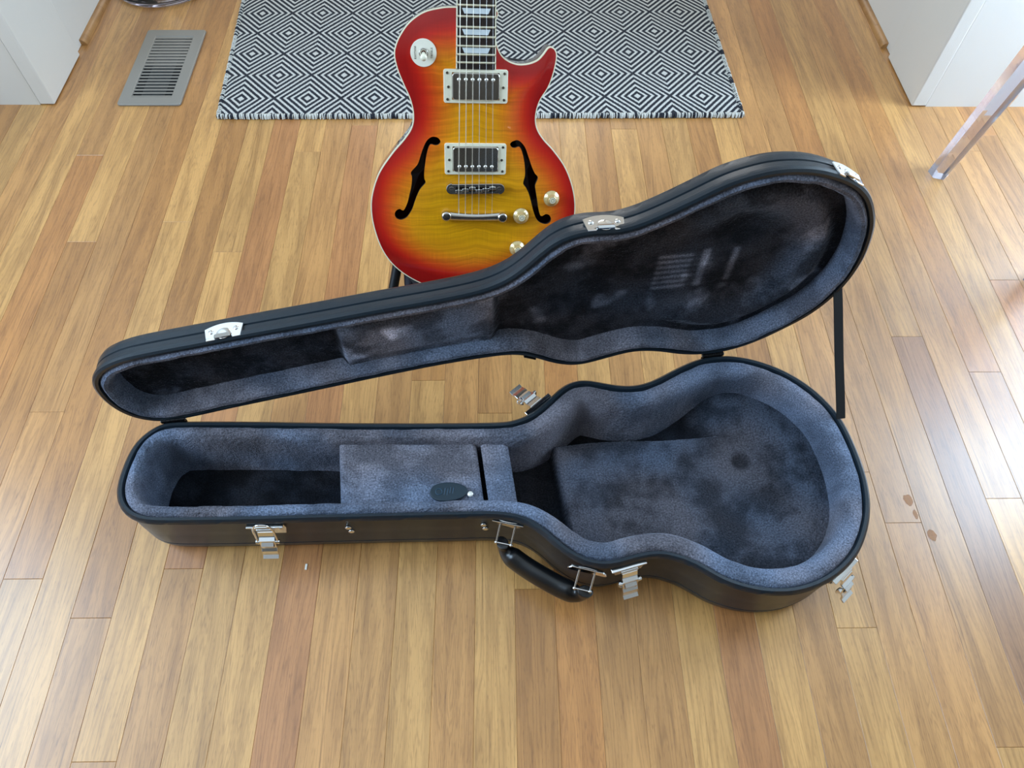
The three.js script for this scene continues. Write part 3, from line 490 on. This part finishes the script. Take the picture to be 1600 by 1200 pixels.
// sunburst: stain deepens towards the edge of the body; figured maple stripes run across
const TW = 700, TH = 900;
const burst = dataTex(TW, TH, (u, v) => {
  const x = mix(-175, 175, u), y = mix(-200, 255, v), d = distTo(loopG.filter((_, i) => i % 3 === 0), x, y);
  const e = d + 5 * fbm(x * 0.012, y * 0.012, 4, 2) + (y > 60 ? -16 * sstep(60, 200, y) : 0) - 26 * sstep(-60, -180, y);
  const stops = [[0, [158, 22, 20]], [12, [192, 34, 22]], [24, [210, 70, 24]], [40, [220, 112, 26]], [62, [222, 146, 24]], [95, [218, 152, 18]]];
  let c = stops[stops.length - 1][1]; for (let i = 0; i < stops.length - 1; i++) if (e < stops[i + 1][0]) { const t = clamp((e - stops[i][0]) / (stops[i + 1][0] - stops[i][0])); c = stops[i][1].map((a, k) => mix(a, stops[i + 1][1][k], t)); break; }
  const bend = y + 10 * Math.sin(x * 0.02) * Math.sign(x) + 9 * fbm(x * 0.02, y * 0.01, 2, 3);
  const fig = fbm(x * 0.006, bend * 0.16, 9, 3) + 0.5 * noise.noise(x * 0.01, bend * 0.4, 3);
  const grainF = 1 + 0.06 * noise.noise(x * 1.2, y * 0.03, 5);
  const k = (1 + 0.11 * clamp(fig * 1.8, -1, 1) * sstep(5, 45, d)) * grainF;
  return [c[0] * mix(1, k, 0.75), c[1] * k, c[2] * k];
});
const topMat = phys('#ffffff', 0.22, { map: burst, clearcoat: 1, clearcoatRoughness: 0.03, specularIntensity: 0.6 });
const fL = [[-66.5, 71.8], [-73.1, 66.5], [-78.8, 56.0], [-83.5, 43.2], [-88.2, 31.4], [-98.4, 19.8], [-97.1, 12.8], [-98.5, -0.4], [-101.9, -13.8], [-105.7, -27.3], [-111.1, -38.2], [-114.0, -39.1], [-118.4, -36.8], [-123.6, -39.8], [-126.1, -45.5], [-124.2, -51.3], [-118.0, -54.1], [-111.2, -52.5], [-105.4, -47.9], [-98.3, -36.4], [-93.3, -22.8], [-87.3, -9.3], [-82.7, -2.6], [-76.5, 4.5], [-78.3, 10.7], [-78.0, 21.6], [-76.1, 34.6], [-73.6, 47.5], [-70.1, 58.1], [-66.7, 61.9], [-63.5, 60.7], [-58.1, 60.3], [-53.8, 62.9], [-52.6, 66.3], [-55.8, 70.8], [-61.1, 72.5]];
const fR = [[59.8, 68.0], [54.4, 65.5], [52.9, 62.3], [55.7, 58.0], [61.3, 57.4], [66.7, 59.2], [70.2, 54.9], [74.0, 44.1], [76.8, 28.9], [77.4, 15.6], [75.1, 3.3], [79.2, -2.3], [84.2, -11.4], [89.5, -27.5], [93.6, -41.4], [98.8, -53.2], [105.0, -59.2], [114.6, -62.1], [121.5, -59.2], [123.0, -53.3], [119.6, -47.4], [113.7, -45.7], [108.0, -49.0], [104.9, -47.3], [101.5, -36.8], [98.4, -20.6], [95.5, -6.8], [94.6, 1.1], [98.4, 12.3], [93.1, 19.0], [88.1, 28.9], [83.0, 42.0], [76.8, 57.1], [69.8, 65.6], [64.2, 68.7]];
const fLoops = [fL, fR].map((f) => smoothLoop(f, 110, 0.5));
{
  const inner = relax(loopG, 1).map((p, i, a) => { const n = normalsOf(loopG)[i]; return V2(loopG[i].x - n.x * halfBinding, loopG[i].y - n.y * halfBinding); });
  const sh = new THREE.Shape(inner); for (const f of fLoops) sh.holes.push(new THREE.Path(f.slice().reverse()));
  let g = new THREE.ShapeGeometry(sh).toNonIndexed(); g.deleteAttribute('normal'); g.deleteAttribute('uv');
  g = new TessellateModifier(9, 9).modify(g);
  g = mergeVertices(g, 1e-3);
  const p = g.attributes.position, uv = new Float32Array(p.count * 2);
  for (let i = 0; i < p.count; i++) { const x = p.getX(i), y = p.getY(i); uv[i * 2] = (x + 175) / 350; uv[i * 2 + 1] = (y + 200) / 455; p.setZ(i, arch(x, y)); }
  g.setAttribute('uv', new THREE.BufferAttribute(uv, 2)); g.computeVertexNormals();
  part('body_top', mm(g), topMat, G);
  // walls of the f-holes, seen as dark edges
  for (const f of fLoops) { const w = gridGeo(f.length, 2, (u, v) => { const q = f[Math.round(u * f.length) % f.length]; return [q.x, q.y, arch(q.x, q.y) - v * 6]; }); part('f_hole', mm(w), std('#171009', 0.8), G); }
  const rimOf = (prof, mat, name, cap = {}) => { const s = sweep(loopG, prof, cap), p = s.attributes.position; for (let i = 0; i < p.count; i++) { const y = p.getY(i); p.setY(i, p.getZ(i)); p.setZ(i, y); } const A = p.array; for (let i = 0; i < A.length; i += 9) for (let k = 0; k < 3; k++) { const t = A[i + k]; A[i + k] = A[i + 3 + k]; A[i + 3 + k] = t; } return part(name, mm(toCreasedNormals(s, 0.6)), mat, G); };
  rimOf([[halfBinding + 0.25, 0.3], [1.0, 0.4], [0.2, 0.1], [0, -0.8], [0, -6]], phys('#efe6c8', 0.3, { clearcoat: 0.6 }), 'binding');
  rimOf([[0.05, -6], [0.05, -38], [1.0, -42], [5, -45]], cherry, 'body_sides');
  rimOf([[5, -45], [12, -45.5]], cherry, 'body_back', { last: true });
  const blk = box(-30, 30, -170, 240, -44, -7); part('centre_block', mm(blk), std('#2b1a10', 0.9), G);
}
const screwSteel = std('#eeebe2', 0.32, { metalness: 0.85 }), nickel = std('#d2cfca', 0.2, { metalness: 1 }), cream = phys('#ece5cb', 0.35), pole = std('#b9b2a6', 0.25, { metalness: 1 });
const rr = (w, h, r) => { const s = new THREE.Shape(), x = -w / 2, y = -h / 2; s.moveTo(x + r, y); s.lineTo(x + w - r, y); s.quadraticCurveTo(x + w, y, x + w, y + r); s.lineTo(x + w, y + h - r); s.quadraticCurveTo(x + w, y + h, x + w - r, y + h); s.lineTo(x + r, y + h); s.quadraticCurveTo(x, y + h, x, y + h - r); s.lineTo(x, y + r); s.quadraticCurveTo(x, y, x + r, y); return s; };
function pickup(cy, z, screwY, inset) {
  const ring = rr(92.5, 45, 3); const hole = rr(70.5, 38.5, 2); ring.holes.push(new THREE.Path(hole.getPoints(8)));
  const g = new THREE.ExtrudeGeometry(ring, { depth: z - 3, bevelEnabled: true, bevelSize: 0.6, bevelThickness: 0.8, bevelSegments: 2 }); g.translate(0, cy, 3);
  const rg = part('pickup_ring', mm(g), cream, G);
  for (const [x, y] of [[-41.5, 18], [41.5, 18], [-41.5, -18], [41.5, -18], [-40, -1], [40, -1]]) { const c = new THREE.CylinderGeometry(1.9, 2.0, 1.2, 14); c.rotateX(Math.PI / 2); c.translate(x, cy + y, z + 1.2); part('screw', mm(c), pole, rg); }
  const cov = new THREE.ExtrudeGeometry(rr(66.5, 34.5, 4), { depth: z + 1, bevelEnabled: true, bevelSize: 1.3, bevelThickness: 1.8, bevelSegments: 4 }); cov.translate(0, cy, 1);
  const cv = part('pickup', mm(cov), nickel, G);
  for (let i = 0; i < 6; i++) { const c = new THREE.SphereGeometry(2.7, 18, 8, 0, Math.PI * 2, 0, Math.PI / 2); c.scale(1, 0.55, 1); c.rotateX(Math.PI / 2); c.translate(-24.8 + i * 9.92, cy + screwY, z + 3.7); part('pole_screw', mm(c), screwSteel, cv); }
  return cv;
}
pickup(144.3, 8.5, 9.5); pickup(41.0, 10.5, -10.5);
{ // bridge
  const s = new THREE.Shape(); s.absarc(-37, 0, 7.5, Math.PI * 0.5, Math.PI * 1.5, false); s.lineTo(37, -6.5); s.absarc(37, 0, 7.5, -Math.PI / 2, Math.PI / 2, false); s.lineTo(-37, 6.5);
  const g = new THREE.ExtrudeGeometry(s, { depth: 6, bevelEnabled: true, bevelSize: 0.7, bevelThickness: 0.8, bevelSegments: 2 }); g.translate(0, -3, 10);
  const tray = box(-31, 31, -6.5, 0.5, 16.2, 17.2);
  const br = part('bridge', mm(g), nickel, G); part('tray', mm(tray), std('#2a2724', 0.5, { metalness: 0.8 }), br);
  for (const x of [-37, 37]) { const c = new THREE.CylinderGeometry(4.4, 4.4, 1.6, 20); c.rotateX(Math.PI / 2); c.translate(x, -4, 17.4); part('post', mm(merge([c, box(-3, 3, -0.4, 0.4, 0, 0.4).translate(x, -4, 18.1), straight(V3(x, -3, 4), V3(x, -3, 12), 3.2, 14)])), nickel, br); }
  for (let i = 0; i < 6; i++) { const x = -26.2 + i * 10.45, y = -6 + (i % 3) * 2.0 + (i > 2 ? 0.5 : 0); const sd = new THREE.ExtrudeGeometry(rr(8.6, 4, 0.5), { depth: 2.6, bevelEnabled: true, bevelSize: 0.3, bevelThickness: 0.3, bevelSegments: 1 }); sd.translate(x, y, 16.6); part('saddle', mm(sd), std('#e9e7e2', 0.2, { metalness: 1 }), br); const sc = straight(V3(x, y, 17.6), V3(x, 2.5, 17.6), 1.0, 8); part('saddle_screw', mm(sc), pole, br); }
}
{ // stop tailpiece
  const prof = []; const g = gridGeo(40, 24, (u, v) => { const x = mix(-43, 43, u), a = v * Math.PI * 2, w = 7 - 1.2 * Math.sin(u * Math.PI), cy = -46.2 - 1.4 * u - 1.2 * Math.sin(u * Math.PI); return [x, cy + Math.cos(a) * w, 12.4 + Math.sin(a) * 4.6 + 1.4 * Math.sin(u * Math.PI)]; });
  const tp = part('tailpiece', mm(g), nickel, G);
  for (const [x, y] of [[-45.5, -45.6], [43, -48.2]]) { const c = new THREE.LatheGeometry([[0, 20.4], [4.6, 20.3], [6.4, 19.6], [7.8, 18.0], [8, 11], [6.8, 9], [5, 4], [0, 4]].map(([a, b]) => V2(a, b)), 28); c.rotateX(Math.PI / 2); c.translate(x, y, 0); const st = part('stud', mm(c), nickel, tp); const sl = box(-4.6, 4.6, -0.55, 0.55, 0, 0.5).rotateZ(x < 0 ? 0.75 : -0.6).translate(x, y, 20.2); part('slot', mm(sl), std('#4a4640', 0.4, { metalness: 0.8 }), tp); }
}
// gold top-hat knobs
const knobGold = phys('#c8b07a', 0.25, { metalness: 0.35, clearcoat: 1, clearcoatRoughness: 0.05 });
for (const [x, y] of [[121.2, -20], [73.3, -47.6], [69.1, -101.6]]) {
  const z0 = arch(x, y); const c = new THREE.LatheGeometry([[0, 15.2], [5.2, 15.2], [6.2, 14.6], [7.2, 11], [8.2, 6.5], [12, 4.6], [12.6, 3.4], [12.6, 0.2], [0, 0.2]].map(([a, b]) => V2(a, b)), 40); c.rotateX(Math.PI / 2); c.translate(x, y, z0);
  const k = part('knob', mm(c), knobGold, G);
  const ins = new THREE.CylinderGeometry(4.6, 4.6, 0.5, 28); ins.rotateX(Math.PI / 2); ins.translate(x, y, z0 + 15.3); part('cap_insert', mm(ins), std('#e6dcc0', 0.4), k);
  const ri = new THREE.TorusGeometry(2.6, 0.35, 6, 24); ri.translate(x, y, z0 + 15.5); part('cap_ring', mm(ri), std('#6b5a38', 0.4), k);
}
{ // toggle switch and its lettered washer
  const cv = document.createElement('canvas'); cv.width = cv.height = 512; const c = cv.getContext('2d'); c.fillStyle = '#efe9d6'; c.fillRect(0, 0, 512, 512); c.fillStyle = '#4d4436'; c.font = 'bold 58px sans-serif'; c.textAlign = 'center'; c.textBaseline = 'middle';
  for (const [t, x] of [['RHYTHM', 96], ['TREBLE', 416]]) { c.save(); c.translate(x, 256); c.rotate(-Math.PI / 2); c.fillText(t, 0, 0); c.restore(); }
  const tx = new THREE.CanvasTexture(cv); tx.colorSpace = THREE.SRGBColorSpace;
  const x = -74.5, y = 187.6, z0 = arch(x, y), sh = new THREE.Shape(); sh.absarc(0, 0, 18.2, 0, Math.PI * 2); const hl = new THREE.Path(); hl.absarc(0, 0, 6.4, 0, Math.PI * 2, true); sh.holes.push(hl);
  const g = new THREE.ExtrudeGeometry(sh, { depth: 1.1, bevelEnabled: true, bevelSize: 0.3, bevelThickness: 0.3, bevelSegments: 2, curveSegments: 48 }); const p = g.attributes.position, uv = g.attributes.uv; for (let i = 0; i < p.count; i++) uv.setXY(i, 0.5 + p.getX(i) / 37, 0.5 + p.getY(i) / 37);
  g.rotateX(0); g.translate(x, y, z0 + 0.4); const w = part('switch_washer', mm(g), phys('#ffffff', 0.4, { map: tx }), G);
  const nut = new THREE.LatheGeometry([[3.2, 0], [6.6, 0], [6.6, 2.6], [5.6, 3.4], [3.6, 3.0], [3.2, 1]].map(([a, b]) => V2(a, b)), 28); nut.rotateX(Math.PI / 2); nut.translate(x, y, z0 + 1.2); part('switch_nut', mm(nut), nickel, w);
  const tip = new THREE.LatheGeometry([[0, 15.5], [3, 15], [4.8, 12.6], [4.8, 10], [3, 4.5], [2.6, 0], [0, 0]].map(([a, b]) => V2(a, b)), 20); tip.rotateX(Math.PI / 2); tip.rotateX(0.42); tip.translate(x, y - 0.5, z0 + 2); part('switch_tip', mm(tip), cream, w);
}
{ // neck, fretboard, frets, inlays, strings, head
  const D = (n) => 628.65 / Math.pow(2, n / 12), hw = (y) => mix(28.6, 21.5, (y - 168) / (628.65 - 168)), zf = 11;
  const nk = gridGeo(20, 40, (u, v) => { const y = mix(230, 632, v), a = Math.PI * u, w = hw(y) - 0.3; return [-Math.cos(a) * w, y, zf - 6 - Math.sin(a) * mix(18, 15, v)]; }); part('neck', mm(nk), cherry, G);
  const fb = (y0, y1) => { const p = gridGeo(12, 30, (u, v) => { const y = mix(y0, y1, v), x = mix(-1, 1, u) * hw(y); return [x, y, zf - 0.6 * Math.pow(x / 28, 2)]; }); return p; };
  const side = (s) => gridGeo(1, 20, (u, v) => { const y = mix(168, 628, v); return [s * hw(y), y, mix(zf - 6.5, zf - 0.6, u)]; });
  const endF = gridGeo(4, 1, (u, v) => [mix(-1, 1, u) * 28.6, 168, mix(3, zf - 0.4, v)]);
  const board = part('fretboard', mm(merge([fb(168, 628), side(-1), side(1), endF])), phys('#231814', 0.42), G);
  for (const s of [-1, 1]) { const bnd = gridGeo(1, 20, (u, v) => { const y = mix(168, 628, v); return [s * (hw(y) + mix(-1.4, 0.25, u)), y, zf + 0.12 - 0.6 * (u > 0.5 ? 1 : 0.9)]; }); part('fretboard_binding', mm(merge([bnd, gridGeo(1, 20, (u, v) => { const y = mix(168, 628, v); return [s * (hw(y) + 0.25), y, mix(zf - 0.45, zf - 7, u)]; })])), cream, board); }
  for (let n = 1; n <= 22; n++) { const y = D(n), w = hw(y) - 0.4; part('fret', mm(tubeOf([V3(-w, y, zf - 0.35), V3(0, y, zf + 0.35), V3(w, y, zf - 0.35)], 1.5, 8, 6)), std('#efe6c9', 0.3, { metalness: 0.6 }), board); }
  const pearl = phys('#cfd6d8', 0.25, { iridescence: 0.5, iridescenceIOR: 1.4, sheen: 0.3 });
  for (const n of [3, 5, 7, 9, 12, 15, 17, 19, 21]) { const a = D(n - 1), b = D(n), m = (a + b) / 2, h = Math.min(7, (a - b) * 0.62), w1 = n > 14 ? 20 : 17, w0 = w1 - 3.3; const sh = new THREE.Shape([V2(-w1, m + h / 2), V2(w1, m + h / 2), V2(w0, m - h / 2), V2(-w0, m - h / 2)]); const g = new THREE.ExtrudeGeometry(sh, { depth: 0.5, bevelEnabled: false }); g.translate(0, 0, zf - 0.35); part('inlay', mm(g), pearl, board); }
  const bx = [-26.2, -15.75, -5.3, 5.1, 15.6, 26], gauge = [0.62, 0.5, 0.4, 0.3, 0.24, 0.2];
  for (let i = 0; i < 6; i++) { const y1 = -6 + (i % 3) * 2.0 + (i > 2 ? 0.5 : 0), xn = -17.5 + i * 7; part('string', mm(merge([straight(V3(bx[i], -44, 15.5), V3(bx[i], y1, 19.6), gauge[i], 6), straight(V3(bx[i], y1, 19.6), V3(xn, 630, zf + 1.8), gauge[i], 6)])), std(i < 3 ? '#e3dccb' : '#d8d8d6', 0.3, { metalness: 0.85 }), G); }
  const hs = new THREE.Shape([V2(-22, 632), V2(-30, 655), V2(-38, 700), V2(-42, 760), V2(-44, 805), V2(-20, 812), V2(0, 806), V2(20, 812), V2(44, 805), V2(42, 760), V2(38, 700), V2(30, 655), V2(22, 632)]);
  const hg = new THREE.ExtrudeGeometry(hs, { depth: 13, bevelEnabled: true, bevelSize: 0.8, bevelThickness: 0.8, bevelSegments: 2 }); hg.translate(0, -632, 0); hg.rotateX(-0.28); hg.translate(0, 632, zf - 14);
  const head = part('headstock', mm(hg), phys('#0c0b0b', 0.2, { clearcoat: 1 }), G);
  for (const s of [-1, 1]) for (let i = 0; i < 3; i++) { const y = 672 + i * 45, z = zf - (y - 632) * 0.28 - 6; const c = new THREE.SphereGeometry(8, 14, 10); c.scale(1, 0.8, 0.6); c.translate(s * (52 + i * 2.5), y, z); part('tuner', mm(merge([c, straight(V3(s * 40, y, z), V3(s * 54, y, z), 2, 8)])), nickel, head); }
  const nt = new THREE.BoxGeometry(43, 4.5, 7); nt.translate(0, 630.5, zf - 1.5); part('nut', mm(nt), cream, G);
}
// ------------------------------------------------------------------ guitar stand
{
  const S = thing('guitar_stand', 'black folding guitar stand holding the sunburst guitar behind the open case', 'stand', [-0.03, 0, -0.85]);
  const blk = std('#16171a', 0.45, { metalness: 0.3 }), foam = std('#202022', 0.9), rub = std('#2a2730', 0.75);
  // local: x right, y up, z towards the viewer
  for (const s of [-1, 1]) {
    const leg = part('leg', tubeOf([V3(s * 0.04, 0.355, -0.2), V3(s * 0.118, 0.2, -0.085), V3(s * 0.146, 0.092, -0.003), V3(s * 0.17, 0.012, 0.055)], 0.0085, 30, 10), blk, S);
    const f = new THREE.CapsuleGeometry(0.0125, 0.03, 4, 12); f.rotateX(Math.PI / 2 - 0.6); f.translate(s * 0.171, 0.0128, 0.058); part('rubber_foot', f, rub, leg);
    const pd = new THREE.CapsuleGeometry(0.009, 0.04, 4, 12); pd.rotateX(-0.7); pd.translate(s * 0.127, 0.077, -0.004); part('rubber_pad', pd, rub, leg);
    part('cradle_arm', tubeOf([V3(s * 0.14, 0.105, -0.012), V3(s * 0.1, 0.066, 0.03), V3(s * 0.085, 0.056, 0.075), V3(s * 0.082, 0.062, 0.1), V3(s * 0.082, 0.078, 0.112)], 0.008, 24, 10), foam, S);
  }
  part('rear_leg', tubeOf([V3(0, 0.355, -0.2), V3(0, 0.17, -0.24), V3(0, 0.012, -0.28)], 0.0095, 16, 10), blk, S);
  part('back_rest', tubeOf([V3(-0.1, 0.35, -0.19), V3(0, 0.355, -0.2), V3(0.1, 0.35, -0.19)], 0.009, 16, 10), foam, S);
}
scene.traverse((o) => { if (o.isMesh) o.castShadow = o.receiveShadow = true; });
renderer.render(scene, camera);
